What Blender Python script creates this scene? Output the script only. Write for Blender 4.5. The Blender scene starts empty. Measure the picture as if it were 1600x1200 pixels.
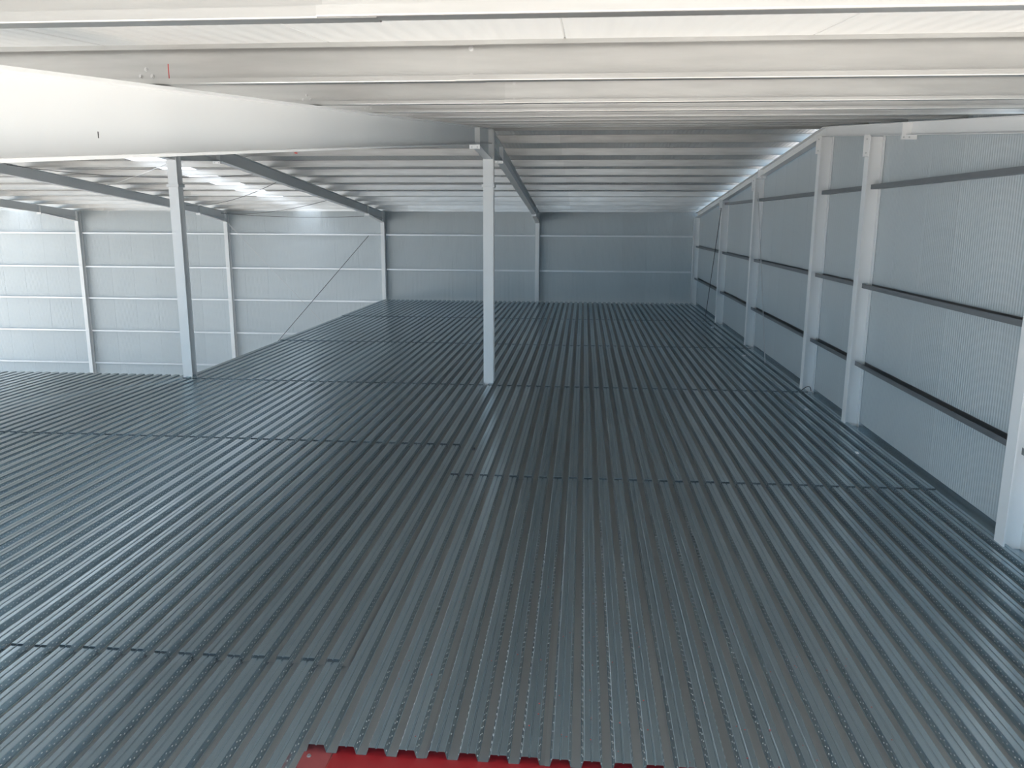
import bpy, math, random
from mathutils import Vector, Matrix
random.seed(7)
S = bpy.context.scene
C = S.collection

# ------------------------------------------------------------------ camera
cam_d = bpy.data.cameras.new('camera')
cam_d.sensor_fit = 'HORIZONTAL'; cam_d.sensor_width = 36.0
cam_d.lens = 1256.2 / 1600 * 36.0
cam_d.clip_start = 0.05; cam_d.clip_end = 500
cam = bpy.data.objects.new('camera', cam_d); C.objects.link(cam)
RT = Vector((0.99615815, 0.08746596, 0.00431773)); UP = Vector((-0.02170025, 0.19877852, 0.97980416))
FW = Vector((-0.08484124, 0.9761336, -0.19991288))
CAMZ = 3.5
cam.matrix_world = Matrix(((RT.x, UP.x, -FW.x, 0), (RT.y, UP.y, -FW.y, 0), (RT.z, UP.z, -FW.z, CAMZ), (0, 0, 0, 1)))
S.camera = cam

# ------------------------------------------------------------------ world, sun, exposure
w = bpy.data.worlds.new('sky'); S.world = w; w.use_nodes = True
nt = w.node_tree; nt.nodes.clear()
# clear blue sky, paler towards the horizon, the same all the way round
SUN_EL = math.radians(40); SUN_AZ = math.radians(222)   # azimuth clockwise from +Y: the sun stands behind the camera
tc = nt.nodes.new('ShaderNodeTexCoord'); sp = nt.nodes.new('ShaderNodeSeparateXYZ'); ramp = nt.nodes.new('ShaderNodeValToRGB')
ramp.color_ramp.elements[0].position = 0.0; ramp.color_ramp.elements[0].color = (0.48, 0.76, 1.0, 1)
ramp.color_ramp.elements[1].position = 0.9; ramp.color_ramp.elements[1].color = (0.13, 0.36, 0.80, 1)
bg = nt.nodes.new('ShaderNodeBackground'); bg.inputs[1].default_value = 1.3
wo = nt.nodes.new('ShaderNodeOutputWorld')
nt.links.new(tc.outputs['Generated'], sp.inputs[0]); nt.links.new(sp.outputs['Z'], ramp.inputs[0])
nt.links.new(ramp.outputs[0], bg.inputs[0]); nt.links.new(bg.outputs[0], wo.inputs[0])
sun_d = bpy.data.lights.new('sun', 'SUN'); sun_d.energy = 12.5; sun_d.angle = math.radians(0.53); sun_d.color = (1.0, 0.93, 0.84)
sun = bpy.data.objects.new('sun', sun_d); C.objects.link(sun)
sdir = Vector((math.sin(SUN_AZ) * math.cos(SUN_EL), math.cos(SUN_AZ) * math.cos(SUN_EL), math.sin(SUN_EL)))
sun.rotation_euler = sdir.to_track_quat('Z', 'Y').to_euler(); sun.location = sdir * 60
S.cycles.use_adaptive_sampling = False
S.cycles.max_bounces = 6; S.cycles.diffuse_bounces = 5; S.cycles.glossy_bounces = 4
vs = S.view_settings
vs.view_transform = 'Standard'; vs.look = 'None'; vs.gamma = 1.0; vs.use_curve_mapping = False
vs.exposure = 1.2

# ------------------------------------------------------------------ materials
MATS = {}
def nodemat(name, col, rough=0.5, metal=0.0, noise=None, rnoise=None, bump=None, objvar=0.0, spec=0.5):
    """noise=(scale xyz, amount); rnoise=(scale, amount); bump=('x'|'y', period, depth)"""
    m = bpy.data.materials.new(name); m.use_nodes = True
    n = m.node_tree.nodes; L = m.node_tree.links; b = n['Principled BSDF']
    b.inputs['Metallic'].default_value = metal; b.inputs['Roughness'].default_value = rough
    b.inputs['Specular IOR Level'].default_value = spec
    geo = n.new('ShaderNodeNewGeometry')
    cur = None
    rgb = n.new('ShaderNodeRGB'); rgb.outputs[0].default_value = (*col, 1); cur = rgb.outputs[0]
    def scaled(sc):
        v = n.new('ShaderNodeVectorMath'); v.operation = 'MULTIPLY'; v.inputs[1].default_value = sc
        L.new(geo.outputs['Position'], v.inputs[0]); return v.outputs[0]
    def mult(col_sock, fac_sock, amount):
        mr = n.new('ShaderNodeMapRange'); mr.inputs[3].default_value = 1 - amount; mr.inputs[4].default_value = 1 + amount
        L.new(fac_sock, mr.inputs[0])
        v = n.new('ShaderNodeVectorMath'); v.operation = 'SCALE'; L.new(col_sock, v.inputs[0]); L.new(mr.outputs[0], v.inputs['Scale'])
        return v.outputs[0]
    if noise:
        t = n.new('ShaderNodeTexNoise'); t.inputs['Scale'].default_value = 1.0; t.inputs['Detail'].default_value = 4
        L.new(scaled(noise[0]), t.inputs['Vector']); cur = mult(cur, t.outputs['Fac'], noise[1])
    if objvar:
        oi = n.new('ShaderNodeObjectInfo'); cur = mult(cur, oi.outputs['Random'], objvar)
    L.new(cur, b.inputs['Base Color'])
    if rnoise:
        t = n.new('ShaderNodeTexNoise'); t.inputs['Scale'].default_value = 1.0; t.inputs['Detail'].default_value = 3
        L.new(scaled(rnoise[0]), t.inputs['Vector'])
        mr = n.new('ShaderNodeMapRange'); mr.inputs[3].default_value = rough - rnoise[1]; mr.inputs[4].default_value = rough + rnoise[1]
        L.new(t.outputs['Fac'], mr.inputs[0]); L.new(mr.outputs[0], b.inputs['Roughness'])
    if bump:
        sx = n.new('ShaderNodeSeparateXYZ'); L.new(geo.outputs['Position'], sx.inputs[0])
        k = n.new('ShaderNodeMath'); k.operation = 'MULTIPLY'; k.inputs[1].default_value = 2 * math.pi / bump[1]
        L.new(sx.outputs['X' if bump[0] == 'x' else 'Y'], k.inputs[0])
        s = n.new('ShaderNodeMath'); s.operation = 'SINE'; L.new(k.outputs[0], s.inputs[0])
        bp = n.new('ShaderNodeBump'); bp.inputs['Strength'].default_value = bump[3] if len(bump) > 3 else 0.9; bp.inputs['Distance'].default_value = bump[2]
        L.new(s.outputs[0], bp.inputs['Height']); L.new(bp.outputs[0], b.inputs['Normal'])
    MATS[name] = m
    return m
M_DECK = nodemat('deck_galvanised', (0.43, 0.52, 0.565), 0.24, 0.84, noise=((1.2, 0.5, 1.2), 0.10), rnoise=((3, 0.8, 3), 0.05), objvar=0.07)
M_GALV = nodemat('purlin_galvanised', (0.54, 0.54, 0.53), 0.36, 0.88, noise=((1.6, 14, 14), 0.24), rnoise=((1.2, 8, 8), 0.1), objvar=0.11)
M_VALLEY = nodemat('deck_valley_grey', (0.33, 0.345, 0.345), 0.42, 0.55, noise=((2.5, 0.7, 2.5), 0.14), objvar=0.07)  # valley floors greyer, darker and rougher than the rib tops
M_DOT = nodemat('deck_embossing_bright', (0.70, 0.74, 0.76), 0.25, 0.85)
M_GIRT_LIT = nodemat('girt_galvanised_lit', (0.74, 0.75, 0.76), 0.4, 0.3, noise=((3, 3, 3), 0.08))  # back wall girts: light from the open front put into the colour
M_GIRT_SHADED = nodemat('girt_galvanised_shaded', (0.27, 0.28, 0.29), 0.42, 0.7, noise=((3, 3, 3), 0.1))  # same steel on the gable wall, shade and dark reflections put into the colour
M_WHITE = nodemat('frame_paint_white', (0.86, 0.86, 0.855), 0.42, 0.0, noise=((0.8, 0.8, 0.8), 0.03))
M_WALLX = nodemat('wall_panel_back', (0.54, 0.58, 0.595), 0.42, 0.0, noise=((0.6, 0.6, 0.4), 0.03), bump=('x', 0.06, 0.002), objvar=0.025)
M_WALLY = nodemat('wall_panel_gable', (0.54, 0.58, 0.595), 0.42, 0.0, noise=((0.6, 0.6, 0.4), 0.03), bump=('y', 0.06, 0.002), objvar=0.025)
M_ROOF = nodemat('roof_panel_white', (0.62, 0.62, 0.615), 0.42, 0.0, noise=((0.6, 0.6, 0.4), 0.03), bump=('x', 0.09, 0.003), objvar=0.02)
M_RED = nodemat('beam_paint_red', (0.36, 0.02, 0.025), 0.42, 0.0, noise=((5, 5, 5), 0.08))
M_REDP = nodemat('beam_paint_red_pale', (0.36, 0.075, 0.075), 0.6, 0.0, noise=((14, 14, 14), 0.2))  # paler, speckled red for the cross beam
M_BOLT = nodemat('bolt_zinc', (0.62, 0.62, 0.62), 0.35, 0.9)
M_DARK = nodemat('cable_dark', (0.05, 0.05, 0.055), 0.5, 0.3)
M_ROD = nodemat('rod_galvanised', (0.62, 0.62, 0.62), 0.4, 0.3)
M_SCRAP = nodemat('scrap_white', (0.85, 0.85, 0.85), 0.6)
M_GROUND = nodemat('ground_sand', (0.52, 0.46, 0.385), 0.95, noise=((0.15, 0.15, 0.15), 0.15))
M_SLAB = nodemat('slab_concrete', (0.52, 0.50, 0.465), 0.8, noise=((0.3, 0.3, 0.3), 0.12))
M_MARKR = nodemat('marker_red', (0.55, 0.06, 0.05), 0.6)
M_MARKD = nodemat('mark_dark', (0.06, 0.05, 0.05), 0.7)
# translucent rooflight sheet
M_LIGHT = bpy.data.materials.new('rooflight_translucent'); M_LIGHT.use_nodes = True
_n = M_LIGHT.node_tree.nodes; _l = M_LIGHT.node_tree.links; _n.clear()
_t = _n.new('ShaderNodeBsdfTranslucent'); _t.inputs[0].default_value = (0.85, 0.87, 0.88, 1)
_d = _n.new('ShaderNodeBsdfDiffuse'); _d.inputs[0].default_value = (0.8, 0.8, 0.8, 1)
_x = _n.new('ShaderNodeMixShader'); _x.inputs[0].default_value = 0.25; _o = _n.new('ShaderNodeOutputMaterial')
_l.new(_t.outputs[0], _x.inputs[1]); _l.new(_d.outputs[0], _x.inputs[2]); _l.new(_x.outputs[0], _o.inputs[0])

# ------------------------------------------------------------------ helpers
def tag(o, label=None, cat=None, group=None, kind=None):
    if label: o['label'] = label
    if cat: o['category'] = cat
    if group: o['group'] = group
    if kind: o['kind'] = kind
    return o
def empty(name, loc=(0, 0, 0), **kw):
    o = bpy.data.objects.new(name, None); C.objects.link(o); o.location = loc; o.empty_display_size = 0.2
    return tag(o, **kw)
def mesh_data(name, V, F, mat):
    me = bpy.data.meshes.new(name); me.from_pydata([tuple(v) for v in V], [], F); me.materials.append(mat); me.update()
    return me
def link(name, me, parent=None, loc=(0, 0, 0), rot=(0, 0, 0)):
    o = bpy.data.objects.new(name, me); C.objects.link(o); o.location = loc; o.rotation_euler = rot
    if parent: o.parent = parent
    return o
def part(name, VF, mat, parent=None, origin=None):
    """VF in world coordinates; the object's origin goes to `origin` (default: the parent's location)"""
    V, F = VF
    pl = Vector(parent.location) if parent else Vector((0, 0, 0))
    og = Vector(origin) if origin is not None else (pl if parent else Vector(V[0]))
    me = mesh_data(name, [Vector(v) - og for v in V], F, mat)
    return link(name, me, parent, og - pl)
def join(*vfs):
    V = []; F = []
    for v, f in vfs:
        b = len(V); V += list(v); F += [tuple(i + b for i in q) for q in f]
    return V, F
BF = [(0, 3, 2, 1), (4, 5, 6, 7), (0, 1, 5, 4), (1, 2, 6, 5), (2, 3, 7, 6), (3, 0, 4, 7)]
def box(x0, x1, y0, y1, z0, z1):
    return [(x0, y0, z0), (x1, y0, z0), (x1, y1, z0), (x0, y1, z0), (x0, y0, z1), (x1, y0, z1), (x1, y1, z1), (x0, y1, z1)], list(BF)
def prism(poly, axis, a0, a1):
    """extrude polygon (list of 2-tuples) along axis ('x': poly is (y,z); 'y': (x,z); 'z': (x,y))"""
    def p(u, v, a): return {'x': (a, u, v), 'y': (u, a, v), 'z': (u, v, a)}[axis]
    n = len(poly); V = [p(u, v, a0) for u, v in poly] + [p(u, v, a1) for u, v in poly]
    F = [tuple(range(n))[::-1], tuple(range(n, 2 * n))] + [(i, (i + 1) % n, n + (i + 1) % n, n + i) for i in range(n)]
    return V, F
def strip_x(path, t, x0, x1):
    """plate following a (y,z) path, thickness t downwards, between x0 and x1"""
    return prism(list(path) + [(y, z - t) for y, z in reversed(path)], 'x', x0, x1)
def tube(pts, r, n=6):
    V = []; F = []; pts = [Vector(p) for p in pts]
    for i, p in enumerate(pts):
        d = (pts[min(i + 1, len(pts) - 1)] - pts[max(i - 1, 0)]).normalized()
        a = d.cross(Vector((0.13, 0.27, 1))).normalized(); b = d.cross(a)
        V += [p + (a * math.cos(k * 2 * math.pi / n) + b * math.sin(k * 2 * math.pi / n)) * r for k in range(n)]
    for i in range(len(pts) - 1):
        for k in range(n): F.append((i * n + k, i * n + (k + 1) % n, (i + 1) * n + (k + 1) % n, (i + 1) * n + k))
    F += [tuple(range(n))[::-1], tuple(range((len(pts) - 1) * n, len(pts) * n))]
    return V, F
# bolt: washer + hex head, axis +Z
def _bolt():
    def cyl(r, z0, z1, n): return prism([(r * math.cos(k * 2 * math.pi / n), r * math.sin(k * 2 * math.pi / n)) for k in range(n)], 'z', z0, z1)
    return mesh_data('bolt', *join(cyl(1.0, 0, 0.18, 12), cyl(0.68, 0.18, 0.75, 6)), M_BOLT)
BOLT = _bolt()
def bolt(parent, loc, normal, r=0.012):
    o = link('bolt', BOLT, parent, Vector(loc) - Vector(parent.location), Vector(normal).to_track_quat('Z', 'Y').to_euler()); o.scale = (r, r, r)
    return o

# ------------------------------------------------------------------ layout (metres; z = 0 is the top of the deck ribs)
YR = 17.2; ZR = 5.35; YB = 35.62; YF = -1.4; ZG = -4.2
XF = [-2.0, -8.82, -15.96, -22.95, -29.9]          # frames
XW = 4.92                                             # inner face of the gable wall
XEND = -39.0  # unseen left end, extended and kept open to shape the light at left
def zt(y): return ZR - 0.0933 * (YR - y) if y < YR else ZR - 0.084 * (y - YR)   # top of the rafters
PH = 0.175                                            # purlin height
BAYN = ['bay beside gable wall', 'bay left of central column', 'third bay from gable wall', 'fourth bay from gable wall', 'leftmost bay']
ORD = ['first', 'second', 'third', 'fourth', 'fifth', 'sixth', 'seventh', 'eighth', 'ninth', 'tenth', 'eleventh', 'twelfth']

# ------------------------------------------------------------------ ground and slab
g = part('ground', box(-90, 90, -90, 90, ZG - 0.3, ZG - 0.06), M_GROUND, origin=(0, 0, ZG)); tag(g, 'pale sandy ground outside the open front', 'ground', kind='structure')
g = part('floor_slab', box(XEND, 5.1, YF, YB + 0.1, ZG - 0.06, ZG), M_SLAB, origin=(0, 0, ZG)); tag(g, 'grey concrete ground floor below the steel deck', 'floor', kind='structure')

# ------------------------------------------------------------------ back wall: vertical sandwich panels
wall = empty('wall_back', (0, YB, ZG), label='pale grey back wall of vertical sandwich panels', cat='wall', kind='structure')
PW = 1.06
def wall_panel_poly(w, d, gr=0.004, ch=0.002):
    # (along, depth) polygon: face at 0, back at d, with chamfered joints
    return [(gr, 0), (w - gr, 0), (w, ch * 2), (w, d), (0, d), (0, ch * 2)]
x = -7.88 - PW * 29
pb = mesh_data('wall_panel', *prism(wall_panel_poly(PW, 0.05), 'z', 0, 4.0 - ZG), M_WALLX)
while x < 4.9:
    link('wall_panel', pb, wall, (x, 0, 0)); x += PW
# gable wall: the panel tops follow the roof slope
wall = empty('wall_right', (XW, 0, ZG), label='blue grey gable wall of vertical ribbed sandwich panels', cat='wall', kind='structure')
y = YF
while y < YB:
    y1 = min(y + PW, YB)
    poly = [(-a[1], a[0]) for a in wall_panel_poly(y1 - y, 0.05)]
    V, F = prism([(-px, py) for px, py in poly], 'z', 0, 1)
    top = PH - 0.002 if 9.0 < y and y1 < YR + 0.7 else -0.03   # the strip above the far rafter is still open to the sky
    V = [(a, b + y, (zt(b + y) + top - ZG) if c > 0.5 else 0) for a, b, c in V]
    ys = [y]
    me = mesh_data('wall_panel', [(a, b - y, c) for a, b, c in V], F, M_WALLY)
    link('wall_panel', me, wall, (0, y, 0)); y += PW

# ------------------------------------------------------------------ roof panels
roof = empty('ceiling', (0, 0, 0), label='white ribbed roof sheeting above the purlins', cat='ceiling', kind='structure')
RW = 1.05
def roof_panel(x0, w, ya, yb, mat, name):
    prof = [(0.005, 0), (w - 0.005, 0), (w, 0.008), (w, 0.05), (0, 0.05), (0, 0.008)]
    V = []
    for yy in (ya, yb):
        V += [(px, yy, zt(yy) + PH + 0.004 + pz) for px, pz in prof]
    n = len(prof); F = [tuple(range(n))[::-1], tuple(range(n, 2 * n))] + [(i, (i + 1) % n, n + (i + 1) % n, n + i) for i in range(n)]
    key = (round(w, 4), ya, mat.name)
    if key not in RP: RP[key] = mesh_data(name, V, F, mat)
    return link(name, RP[key], roof, (x0, 0, 0))
RP = {}
x = -12.7 - RW * 25
while x < 5.0:
    wd = min(RW, 5.06 - x)
    for ya, yb in ((YF, YR), (YR, YB + 0.1)):
        if any(abs(x - xs) < 0.01 for xs in (-12.7, -12.7 - 13 * RW)):  # near-slope strips are unseen, added to brighten the left bays
            o = roof_panel(x, wd, ya, yb, M_LIGHT, 'rooflight_panel')
            if ya == YR and abs(x + 12.7) < 0.01: tag(o, 'bright translucent rooflight strip')
        else:
            roof_panel(x, wd, ya, yb, M_ROOF, 'roof_panel')
    x += RW

# ------------------------------------------------------------------ steel deck: one object per profiled sheet
deck = empty('floor', (0, 0, 0), label='dark blue grey profiled steel deck with trapezoidal ribs', cat='floor', kind='structure')
PT = 0.2075; DH = 0.058
def rib_profile(nr):
    P = []; c = 0.003
    for i in range(nr):
        o = i * PT
        P += [(o, -DH), (o + 0.0345 - c, -DH), (o + 0.0345 + c * 0.3, -DH + c), (o + 0.0515 - c * 0.3, -c), (o + 0.0515 + c, 0),
              (o + PT / 2 - 0.009, 0), (o + PT / 2 - 0.003, -0.006), (o + PT / 2 + 0.003, -0.006), (o + PT / 2 + 0.009, 0),
              (o + PT - 0.0515 - c, 0), (o + PT - 0.0515 + c * 0.3, -c), (o + PT - 0.0345 - c * 0.3, -DH + c), (o + PT - 0.0345 + c, -DH)]
    P.append((nr * PT + 0.014, -DH))                      # side lap
    return P
SH = {}
def deck_mesh(nr, L):
    k = (nr, round(L, 3))
    if k in SH: return SH[k]
    P = rib_profile(nr); n = len(P); t = 0.0014
    V = [(x, 0, z) for x, z in P] + [(x, L, z) for x, z in P] + [(x, 0, z - t) for x, z in P] + [(x, L, z - t) for x, z in P]
    F = []
    for i in range(n - 1):
        F.append((i, i + 1, n + i + 1, n + i)); F.append((2 * n + i, 3 * n + i, 3 * n + i + 1, 2 * n + i + 1))
        F.append((i, 2 * n + i, 2 * n + i + 1, i + 1)); F.append((n + i, n + i + 1, 3 * n + i + 1, 3 * n + i))
    F.append((0, n, 3 * n, 2 * n)); F.append((n - 1, 3 * n - 1, 4 * n - 1, 2 * n - 1))
    n_plain = len(F)
    # stamped embossments on the flanks, two staggered rows (one sparse row on the side-lap rib)
    for i in range(nr):
        for s in (0, 1):
            o = i * PT
            if s == 0: a = Vector((o + 0.0345, 0, -DH)); b = Vector((o + 0.0515, 0, 0)); nn = Vector((-0.959, 0, 0.281))
            else: a = Vector((o + PT - 0.0345, 0, -DH)); b = Vector((o + PT - 0.0515, 0, 0)); nn = Vector((0.959, 0, 0.281))
            d = (b - a).normalized()
            rows = ((0.36, 0.0), (0.66, 0.5)) if not (i == 0 and nr > 2) else ((0.55, 0.0),)
            sp = 0.08 if len(rows) == 2 else 0.10
            for fr, ph in rows:
                yy = 0.03 + ph * sp
                while yy < L - 0.02:
                    c = a + (b - a) * fr + Vector((0, yy, 0)) + nn * 0.0006; bi = len(V)
                    V += [c - Vector((0, 0.011, 0)), c - d * 0.0065, c + Vector((0, 0.011, 0)), c + d * 0.0065, c + nn * 0.005]
                    for q in range(4):
                        F.append((bi + q, bi + (q + 1) % 4, bi + 4) if s == 1 else (bi + (q + 1) % 4, bi + q, bi + 4))
                    yy += sp
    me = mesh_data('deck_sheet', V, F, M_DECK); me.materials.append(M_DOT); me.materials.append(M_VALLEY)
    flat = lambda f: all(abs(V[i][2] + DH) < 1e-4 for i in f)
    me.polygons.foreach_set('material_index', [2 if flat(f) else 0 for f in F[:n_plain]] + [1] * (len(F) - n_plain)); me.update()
    SH[k] = me
    return SH[k]
OV = 0.07
def sheet(x0, nr, ya, yb, first=False):
    lift = 0.014 if not first else 0.0
    L = yb - ya + OV
    jx = random.uniform(-0.004, 0.004); jy = random.uniform(-0.012, 0.012)
    o = link('deck_sheet', deck_mesh(nr, round(L, 2)), deck, (x0 + jx, ya + jy, lift + random.uniform(0, 0.002)), (-lift / L, 0, random.uniform(-0.0005, 0.0005)))
    return o
SW = 4 * PT
XD = 4.80
far_rows = [16.92, 22.8, 29.0, 35.30]
for k in range(8):                                     # right of the red cross beam
    x0 = XD - SW * (k + 1)
    rows = [4.74, 10.69] + far_rows
    for a, b in zip(rows, rows[1:]): sheet(x0, 4, a, b, a == 4.74)
for k in range(8, 16):                                 # middle strip
    x0 = XD - SW * (k + 1)
    rows = [-0.7, 5.77, 12.2] + far_rows
    for a, b in zip(rows, rows[1:]): sheet(x0, 4, a, b, a == -0.7)
x0 = XD - SW * 16 - SW / 2                             # half sheets along the open edge
for a, b in zip(far_rows, far_rows[1:]): sheet(x0, 2, a, b)
for k in range(16, 25):                                # left part, ends at the ridge line
    x0 = XD - SW * (k + 1)
    rows = [-0.7, 5.77, 12.2, 17.28]
    for a, b in zip(rows, rows[1:]): sheet(x0, 4, a, b, a == -0.7)
# edge angle closing the deck against the gable wall
e = part('trim_1', join(box(4.802, 4.915, 4.74, 35.3, -0.06, -0.054), box(4.910, 4.916, 4.74, 35.3, -0.054, 0.035)), M_DECK, origin=(4.9, 4.74, 0))
tag(e, 'steel edge angle along the foot of the gable wall', 'trim', kind='structure')

# ------------------------------------------------------------------ red mezzanine beams
b1 = empty('steel_beam', (1.4, 4.70, -0.6), label='red painted steel beam under the front edge of the deck', cat='beam')
zb = -0.0605
part('top_flange', box(-1.62, 4.66, 4.50, 4.90, zb - 0.02, zb), M_RED, b1)
part('web', box(-1.62, 4.66, 4.692, 4.708, -0.58, zb - 0.02), M_RED, b1)
part('bottom_flange', box(-1.62, 4.66, 4.55, 4.85, -0.60, -0.58), M_RED, b1)
b2 = empty('steel_beam', (-1.76, 4.0, -0.6), label='pale red steel cross beam with a bolt, under the left deck edge', cat='beam')
part('top_flange', box(-1.89, -1.63, -0.7, 17.05, zb - 0.02, zb), M_REDP, b2)
part('web', box(-1.767, -1.753, -0.7, 17.05, -0.58, zb - 0.02), M_REDP, b2)
part('bottom_flange', box(-1.89, -1.63, -0.7, 17.05, -0.60, -0.58), M_REDP, b2)
bolt(b2, (-1.775, 4.69, zb), (0, 0, 1), 0.016)

# ------------------------------------------------------------------ portal frames
FRN = ['central frame', 'second frame from the gable wall', 'third frame from the gable wall', 'fourth frame from the gable wall', 'fifth frame']
RD = 0.31; TF = 0.014; HW = 0.085
def line(fn, ya, yb, off=0.0): return [(ya, fn(ya) + off), (yb, fn(yb) + off)]
def rafter_near(i):
    xc = XF[i]; ye = 15.0; yc = 17.09
    r = empty('rafter', (xc, 8, zt(8) - RD), label=['broad white rafter crossing the upper left corner towards the central column', 'white rafter on the near roof slope above the left free-standing column'][i], cat='rafter', group='frame rafters')
    part('top_flange', strip_x(line(zt, YF, yc), TF, xc - HW, xc + HW), M_WHITE, r)
    part('web', prism([(YF, zt(YF) - TF), (ye, zt(ye) - TF), (ye, zt(ye) - RD + TF), (YF, zt(YF) - RD + TF)], 'x', xc - 0.005, xc + 0.005), M_WHITE, r)
    part('bottom_flange', strip_x(line(zt, YF, ye - 0.02, -RD + TF), TF, xc - HW, xc + HW), M_WHITE, r)
    hb = 4.74
    h = part('haunch', prism([(ye + 0.04, zt(ye) - TF), (yc, zt(yc) - TF), (yc, hb), (ye + 0.04, zt(ye) - RD)], 'x', xc - 0.005, xc + 0.005), M_WHITE, r)
    part('haunch_flange', strip_x([(ye + 0.04, zt(ye) - RD), (yc, hb)], TF, xc - HW, xc + HW), M_WHITE, r)
    part('stiffener', strip_x(line(zt, ye + 0.04, yc, -RD + TF), 0.010, xc - HW * 0.9, xc + HW * 0.9), M_WHITE, r)
    for a in (ye - 0.02, ye + 0.02):
        part('end_plate', box(xc - HW - 0.01, xc + HW + 0.01, a, a + 0.0195, zt(ye) - RD - 0.075, zt(ye) - 0.002), M_WHITE, r)
    for zz in (-0.045,):
        for s in (-1, 1): bolt(r, (xc + s * 0.05, ye - 0.02, zt(ye) - RD + zz), (0, -1, 0), 0.014)
    return r
def rafter_far(i):
    xc = XF[i]; ya = 17.31; y1 = 19.3; y2 = 32.85; yc = 35.33
    lab = ['white rafter running from the central column to the back wall', 'grey white rafter over the left free-standing column, reaching the back wall',
           'slanting rafter of the third frame, cables fixed along it', 'short white rafter end at the left picture edge meeting the back wall'][i]
    r = empty('rafter', (xc, 26, zt(26) - RD), label=lab, cat='rafter', group='frame rafters')
    part('top_flange', strip_x(line(zt, ya, yc), TF, xc - HW, xc + HW), M_WHITE, r)
    part('web', prism([(y1, zt(y1) - TF), (y2, zt(y2) - TF), (y2, zt(y2) - RD + TF), (y1, zt(y1) - RD + TF)], 'x', xc - 0.005, xc + 0.005), M_WHITE, r)
    part('bottom_flange', strip_x(line(zt, y1 + 0.02, y2 - 0.02, -RD + TF), TF, xc - HW, xc + HW), M_WHITE, r)
    for (p, q, zp, zq) in ((ya, y1 - 0.02, 4.74, zt(y1) - RD), (y2 + 0.02, yc, zt(y2) - RD, 3.38)):
        part('haunch', prism([(p, zt(p) - TF), (q, zt(q) - TF), (q, zq), (p, zp)], 'x', xc - 0.005, xc + 0.005), M_WHITE, r)
        part('haunch_flange', strip_x([(p, zp), (q, zq)], TF, xc - HW, xc + HW), M_WHITE, r)
        part('stiffener', strip_x(line(zt, p, q, -RD + TF), 0.010, xc - HW * 0.9, xc + HW * 0.9), M_WHITE, r)
    for yy in (y1, y2):
        for a in (yy - 0.02, yy):
            part('end_plate', box(xc - HW - 0.01, xc + HW + 0.01, a, a + 0.0195, zt(yy) - RD - 0.075, zt(yy) - 0.004), M_WHITE, r)
        for s in (-1, 1): bolt(r, (xc + s * 0.05, yy - 0.02, zt(yy) - RD - 0.045), (0, -1, 0), 0.014)
    return r
R1 = rafter_near(0); rafter_near(1)
for i in range(4): rafter_far(i)
# marks on the broad rafter
part('scratch_mark', box(-1.9952, -1.9946, 3.274, 3.281, 3.822, 3.848), M_MARKD, R1)
part('paint_mark', box(-1.915, -1.905, 5.36, 5.39, 3.925, 3.931), M_MARKR, R1)

def h_column(name, xc, yc, z0, z1, wx, dy, parent_label, webdir='y', tf=0.016, tw=0.011, group=None):
    r = empty(name, (xc, yc, z0), label=parent_label, cat='column', group=group)
    if webdir == 'y':
        part('flange', box(xc - wx / 2, xc + wx / 2, yc - dy / 2, yc - dy / 2 + tf, z0, z1), M_WHITE, r)
        part('flange', box(xc - wx / 2, xc + wx / 2, yc + dy / 2 - tf, yc + dy / 2, z0, z1), M_WHITE, r)
        part('web', box(xc - tw / 2, xc + tw / 2, yc - dy / 2 + tf, yc + dy / 2 - tf, z0, z1), M_WHITE, r)
    else:
        part('flange', box(xc - wx / 2, xc - wx / 2 + tf, yc - dy / 2, yc + dy / 2, z0, z1), M_WHITE, r)
        part('flange', box(xc + wx / 2 - tf, xc + wx / 2, yc - dy / 2, yc + dy / 2, z0, z1), M_WHITE, r)
        part('web', box(xc - wx / 2 + tf, xc + wx / 2 - tf, yc - tw / 2, yc + tw / 2, z0, z1), M_WHITE, r)
    return r
# free-standing ridge columns with a splice plate
for i in (0, 1):
    c = h_column('ridge_column', XF[i], 17.2, ZG, zt(17.1) - 0.02, 0.215, 0.22, ['white free-standing steel column in the middle of the deck', 'pale blue lit free-standing steel column at the left deck corner'][i], group='free-standing columns')
    for a in (4.165, 4.195):
        part('splice_plate', box(XF[i] - 0.135, XF[i] + 0.135, 17.2 - 0.14, 17.2 + 0.14, a, a + 0.028), M_WHITE, c)
    for s in (-1, 1): bolt(c, (XF[i] + s * 0.12, 17.2 - 0.125, 4.223), (0, 0, 1), 0.012)
# back wall columns
for i in range(4):
    h_column('wall_column', XF[i], 35.475, ZG, zt(35.33) - 0.015, 0.17, 0.27,
             ['back wall column behind the central free-standing column', 'back wall column at the far left corner of the deck', 'back wall column below the third rafter, beside the crossed rods', 'leftmost white column standing against the back wall'][i], group='back wall columns')
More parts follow.
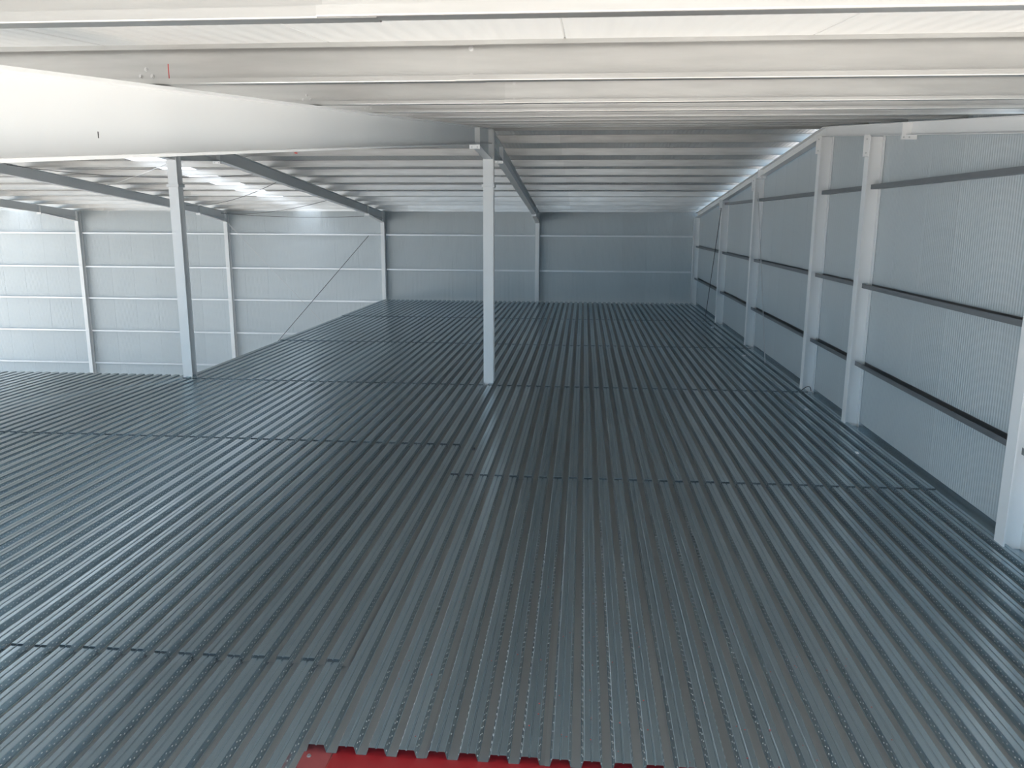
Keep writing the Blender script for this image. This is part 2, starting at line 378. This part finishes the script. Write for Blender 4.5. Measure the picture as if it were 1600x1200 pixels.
# gable columns: web at right angles to the wall
GC = [(8.846, 'gable wall column at the right picture edge, nearest of its row'), (14.343, 'second nearest gable wall column, just nearer than the roof peak'),
      (17.2, 'gable wall column under the roof peak, with a wire loop at its foot'), (23.344, 'gable wall column with a bracing rod slanting down beside it'),
      (28.641, 'second farthest gable wall column, before the corner')]
ZGB = 0.19
for yc, lab in GC:
    top = min(zt(yc - 0.1), zt(yc + 0.1)) - ZGB - 0.002
    c = h_column('gable_column', 4.79, yc, ZG, top, 0.25, 0.2, lab, 'x', group='gable wall columns')
    p = part('gusset_plate', box(4.575, 4.665, yc - 0.085, yc - 0.07, top - 0.33, top + 0.02), M_WHITE, c)
    for zz in (top - 0.05, top - 0.27): bolt(c, (4.62, yc - 0.085, zz), (0, -1, 0), 0.014)
h_column('corner_column', 4.79, 35.475, ZG, zt(35.33) - ZGB - 0.02, 0.25, 0.2, 'white corner column where gable wall meets back wall', 'x', group='gable wall columns')
# gable rafters
def gable_rafter(ya, yb, lab, splice=None):
    r = empty('gable_rafter', (4.79, ya, zt(ya) - ZGB), label=lab, cat='rafter', group='gable rafters')
    x0, x1 = 4.71, 4.87
    part('top_flange', strip_x(line(zt, ya, yb), 0.011, x0, x1), M_WHITE, r)
    part('web', prism([(ya, zt(ya) - 0.011), (yb, zt(yb) - 0.011), (yb, zt(yb) - ZGB + 0.011), (ya, zt(ya) - ZGB + 0.011)], 'x', 4.786, 4.794), M_WHITE, r)
    part('bottom_flange', strip_x(line(zt, ya, yb, -ZGB + 0.011), 0.011, x0, x1), M_WHITE, r)
    if splice:
        for a in (splice - 0.02, splice + 0.0):
            part('end_plate', box(x0 - 0.06, x1, a, a + 0.019, zt(splice) - ZGB - 0.06, zt(splice) - 0.012), M_WHITE, r)
        for xx in (x0 - 0.03, x0 + 0.05): bolt(r, (xx, splice - 0.02, zt(splice) - ZGB - 0.03), (0, -1, 0), 0.013)
    return r
gable_rafter(YF, 17.195, 'white edge rafter on the near slope above the gable wall', 12.85)
gable_rafter(17.205, 35.33, 'white edge rafter sloping from the roof peak to the far corner', 22.9)

# ------------------------------------------------------------------ purlins (one C-section per bay and line)
FLW = 0.048; LIP = 0.025; TH = 0.0028
def c_profile(h=PH, b=FLW, lip=LIP, t=TH):
    r = 0.004
    out = [(0, r), (r * 0.3, r * 0.3), (r, 0), (b - r, 0), (b - r * 0.3, r * 0.3), (b, r), (b, lip)]
    out2 = [(b, h - lip), (b, h - r), (b - r * 0.3, h - r * 0.3), (b - r, h), (r, h), (r * 0.3, h - r * 0.3), (0, h - r)]
    inn = [(t, h - r), (r, h - t), (b - r, h - t), (b - t, h - r), (b - t, h - lip)]
    inn2 = [(b - t, lip), (b - t, r), (b - r, t), (r, t), (t, r)]
    return out, out2, inn, inn2
def c_poly():
    # closed outline of an open C: outer bottom -> lip -> inner back up to top -> lip -> outer top
    out, out2, inn, inn2 = c_profile()
    p = list(reversed(out)) + list(reversed(out2)) + list(reversed(inn)) + list(reversed(inn2))
    return [(-u, v) for u, v in reversed(p)]           # open towards the front
CPOLY = c_poly()
def c_mesh(L):
    n = len(CPOLY)
    V = [(0, u, v) for u, v in CPOLY] + [(L, u, v) for u, v in CPOLY]
    F = [(i, n + i, n + (i + 1) % n, (i + 1) % n) for i in range(n)]
    return V, F
CM = {}
def purlin(x0, x1, yy, bay, lab, grp):
    L = round(x1 - x0, 3)
    if L not in CM: CM[L] = mesh_data('purlin', *c_mesh(L), M_GALV)
    dy = 0.005 * (bay - 1)                             # each length is nested inside its left neighbour
    z = zt(yy) + 0.004 - 0.003 * (bay - 1) * 0.5
    o = link('roof_purlin', CM[L], None, (x0, yy + dy, z))
    tag(o, lab, 'purlin', grp)
    return o
near_y = [16.95, 15.2, 13.42, 11.40, 9.62, 7.72, 6.0, 3.77, 1.85]
far_y = [17.5, 18.95, 20.65, 22.45, 24.08, 25.72, 27.58, 29.45, 31.12, 32.5, 34.15, 35.25]
JO = 1.42                                              # the joints sit this far beyond each frame
ends = [5.03] + [x + JO for x in XF]
PURL = {}
def purlin_line(ys, slope, nb):
    for k, yy in enumerate(ys):
        for bay in range(nb):
            xr = ends[bay] + 0.13 if bay else (5.03 if slope == 'far' else 4.915); xl = ends[bay + 1]
            lab = 'galvanised purlin, %s from ridge on %s slope, in %s' % (ORD[k], slope, BAYN[bay])
            PURL[(slope, k, bay)] = purlin(xl, xr, yy, bay, lab, 'purlins on the %s slope' % slope)
purlin_line(near_y, 'near', 2)
purlin_line(far_y, 'far', 5)
# bolts and pencil marks that show on the nearest purlins
for k in range(4, 9):
    yy = near_y[k]; z = zt(yy) + 0.002
    o = PURL[('near', k, 1)]
    for dx, dz in ((-0.028, 0.045), (0.0, 0.075), (0.028, 0.045)): bolt(o, (XF[0] - 0.03 + dx, yy - 0.003, z + dz), (0, -1, 0), 0.010)
    o = PURL[('near', k, 0)]
    for dz in (0.03, PH - 0.03): bolt(o, (ends[1] + 0.065, yy - 0.008, z + dz), (0, -1, 0), 0.012)
o = PURL[('near', 7, 1)]
part('marker_line', box(-1.925, -1.921, 3.7664, 3.7672, zt(3.77) + 0.03, zt(3.77) + 0.10), M_MARKR, o)

# ------------------------------------------------------------------ girts
def u_poly(d=0.14, h=0.065, t=0.003):
    return [(0, 0), (d, 0), (d, h), (d - t, h), (d - t, t), (t, t), (t, h), (0, h)]
def girt_x(x0, x1, z, lab):
    V, F = prism([(YB - 0.145 + u, z + v) for u, v in u_poly()], 'x', x0, x1)
    F = F[2:]
    # U ends are left open like the rolled section
    o = part('wall_girt', (V, F), M_GIRT_LIT, None, (x0, YB - 0.145, z)); tag(o, lab, 'girt', 'back wall girts')
zl = [2.80, 1.285, -0.16, -1.68, -3.2]
zn = ['top', 'second highest', 'third highest', 'fourth highest', 'lowest']
xb = [4.64] + XF[:4] + [-29.9]
for bay in range(5):
    for k, z in enumerate(zl):
        if bay < 2 and k > 1: continue
        girt_x(xb[bay + 1] + 0.11, xb[bay] - 0.11 if bay else xb[bay], z, '%s horizontal girt on the back wall, in %s' % (zn[k], BAYN[bay]))
gy = [YF] + [a for a, _ in GC] + [35.30]
gn = ['in the nearest span', 'between the two nearest columns', 'in the narrow span beside the roof peak', 'beyond the roof peak column', 'in the second farthest span', 'next to the far corner']
for k, z in enumerate([4.03, 2.38, 1.035]):
    for s in range(len(gy) - 1):
        a = gy[s] + 0.012; b = gy[s + 1] - 0.012
        top = min(zt(a), zt(b)) - ZGB
        if z + 0.1 > min(zt(a), zt(b)) - 0.1:
            if s == 5: continue
            if z + 0.07 > zt(b) - ZGB: b = YR + (ZR - ZGB - 0.09 - z) / 0.084
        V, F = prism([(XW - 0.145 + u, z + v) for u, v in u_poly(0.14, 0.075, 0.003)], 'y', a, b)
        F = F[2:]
        o = part('wall_girt', (V, F), M_GIRT_SHADED, None, (XW - 0.145, a, z))
        tag(o, '%s shaded girt on the gable wall, %s' % (['top', 'middle', 'lower'][k], gn[s]), 'girt', 'gable wall girts')

# ------------------------------------------------------------------ bracing rods
def rod(name, a, b, sag, mat, lab, r=0.009, grp='roof bracing cables', cat='cable', n=17):
    a = Vector(a); b = Vector(b); pts = []
    for i in range(n):
        t = i / (n - 1); p = a.lerp(b, t); p.z -= sag * 4 * t * (1 - t); pts.append(p)
    o = part(name, tube(pts, r), mat, None, a); tag(o, lab, cat, grp); return o
x3 = XF[2] + 0.09; x2 = XF[1] - 0.09
def under(y): return zt(y) - RD * 0.5
rod('bracing_cable', (x3, 34.8, 3.74), (x2, 32.7, 3.62), 0.10, M_DARK, 'slack dark cable hanging lowest in front of the back wall top')
rod('bracing_cable', (x3, 35.1, 3.72), (x2, 27.9, 4.13), 0.16, M_DARK, 'dark cable ending halfway along the second rafter')
rod('bracing_cable', (x3, 31.7, 4.02), (x2, 23.5, 4.58), 0.22, M_DARK, 'cable climbing across the rooflight strip to the second rafter')
rod('bracing_cable', (x3, 26.2, 4.55), (x2, 18.4, 5.0), 0.05, M_ROD, 'pale rod rising behind the left free-standing column')
rod('bracing_cable', (x3, 21.6, 4.93), (x2, 22.3, 4.72), 0.20, M_DARK, 'slack dark cable crossing high between the second and third rafters')
rod('bracing_rod', (XF[2] + 0.1, 35.30, 3.35), (XF[1] - 0.1, 35.30, -4.0), 0, M_ROD, 'pale bracing rod slanting down right across the back wall', 0.012, 'back wall bracing rods', 'rod', 2)
rod('bracing_rod', (XF[1] - 0.6, 35.26, 2.80), (XF[2] + 0.3, 35.26, -4.0), 0, M_DARK, 'dark bracing rod slanting down left across the back wall', 0.012, 'back wall bracing rods', 'rod', 2)
rod('bracing_rod', (4.64, 22.66, 4.26), (4.64, 20.5, -0.05), 0, M_ROD, 'thin pale bracing rod leaning beside the gable wall column', 0.010, 'gable wall bracing rods', 'rod', 2)
rod('bracing_rod', (4.64, 28.49, 3.93), (4.64, 30.75, -0.05), 0, M_DARK, 'thin dark bracing rod on the gable wall near the far corner', 0.010, 'gable wall bracing rods', 'rod', 2)

# ------------------------------------------------------------------ small litter
def scrap(x, y, s, lab, seed):
    rr = random.Random(seed); V = []; n = 7
    for k in range(n):
        a = k * 2 * math.pi / n; q = s * rr.uniform(0.5, 1.2)
        V.append((x + q * math.cos(a), y + q * 1.5 * math.sin(a), 0.004 + rr.uniform(0, s * 0.8)))
    V.append((x, y, 0.012 + s * 0.6)); top = len(V) - 1
    V += [(vx, vy, vz - 0.002) for vx, vy, vz in V]
    m = n + 1
    F = [(k, (k + 1) % n, top) for k in range(n)] + [(m + (k + 1) % n, m + k, m + top) for k in range(n)] + [(k, m + k, m + (k + 1) % n, (k + 1) % n) for k in range(n)]
    o = part('paper_scrap', (V, F), M_SCRAP, None, (x, y, 0)); tag(o, lab, 'scrap', 'white scraps on the deck')
scrap(4.35, 27.2, 0.055, 'farthest white scrap lying on the deck by the gable wall', 1)
scrap(4.27, 21.37, 0.05, 'white scrap on the deck beyond the roof peak column', 2)
scrap(4.25, 15.22, 0.045, 'white scrap on the deck between the two middle gable columns', 3)
scrap(4.27, 12.32, 0.038, 'nearest white scrap on the deck by the gable wall', 4)
pts = [Vector((4.62 + 0.06 * math.sin(t * 2.6), 16.98 - 0.02 * t, 0.02 + 0.09 * math.sin(t * math.pi))) + Vector((0.16 * t, 0, 0)) for t in [i / 12 for i in range(13)]]
tag(part('wire_loop', tube(pts, 0.008), M_DARK, None, pts[0]), 'dark wire loop at the foot of the roof peak column', 'wire')
tag(part('steel_offcut', join(prism([(-1.655, 11.90), (-1.60, 11.90), (-1.615, 11.99), (-1.65, 11.985)], 'z', 0.001, 0.02), box(-1.65, -1.635, 11.91, 11.94, 0.02, 0.05)), M_DARK, None, (-1.63, 11.94, 0)), 'tiny dark offcut lying on the deck before the central column', 'offcut')

# red overspray flecks near the front edge
V = []; F = []
rr = random.Random(5)
for k in range(70):
    i = rr.randrange(-2, 20); x = XD - SW * 8 + (i + 0.5) * PT + rr.uniform(-0.035, 0.035); y = 4.78 + abs(rr.gauss(0, 1.3)); q = rr.uniform(0.003, 0.007); b0 = len(V)
    V += [(x + q * math.cos(t * 1.2566), y + q * math.sin(t * 1.2566), 0.0012) for t in range(5)] + [(x, y, 0.003)]
    F += [(b0 + t, b0 + (t + 1) % 5, b0 + 5) for t in range(5)]
tag(part('paint_flecks', (V, F), M_MARKR, None, (0, 4.8, 0)), 'tiny red paint flecks scattered on the front deck sheets', 'paint', kind='stuff')
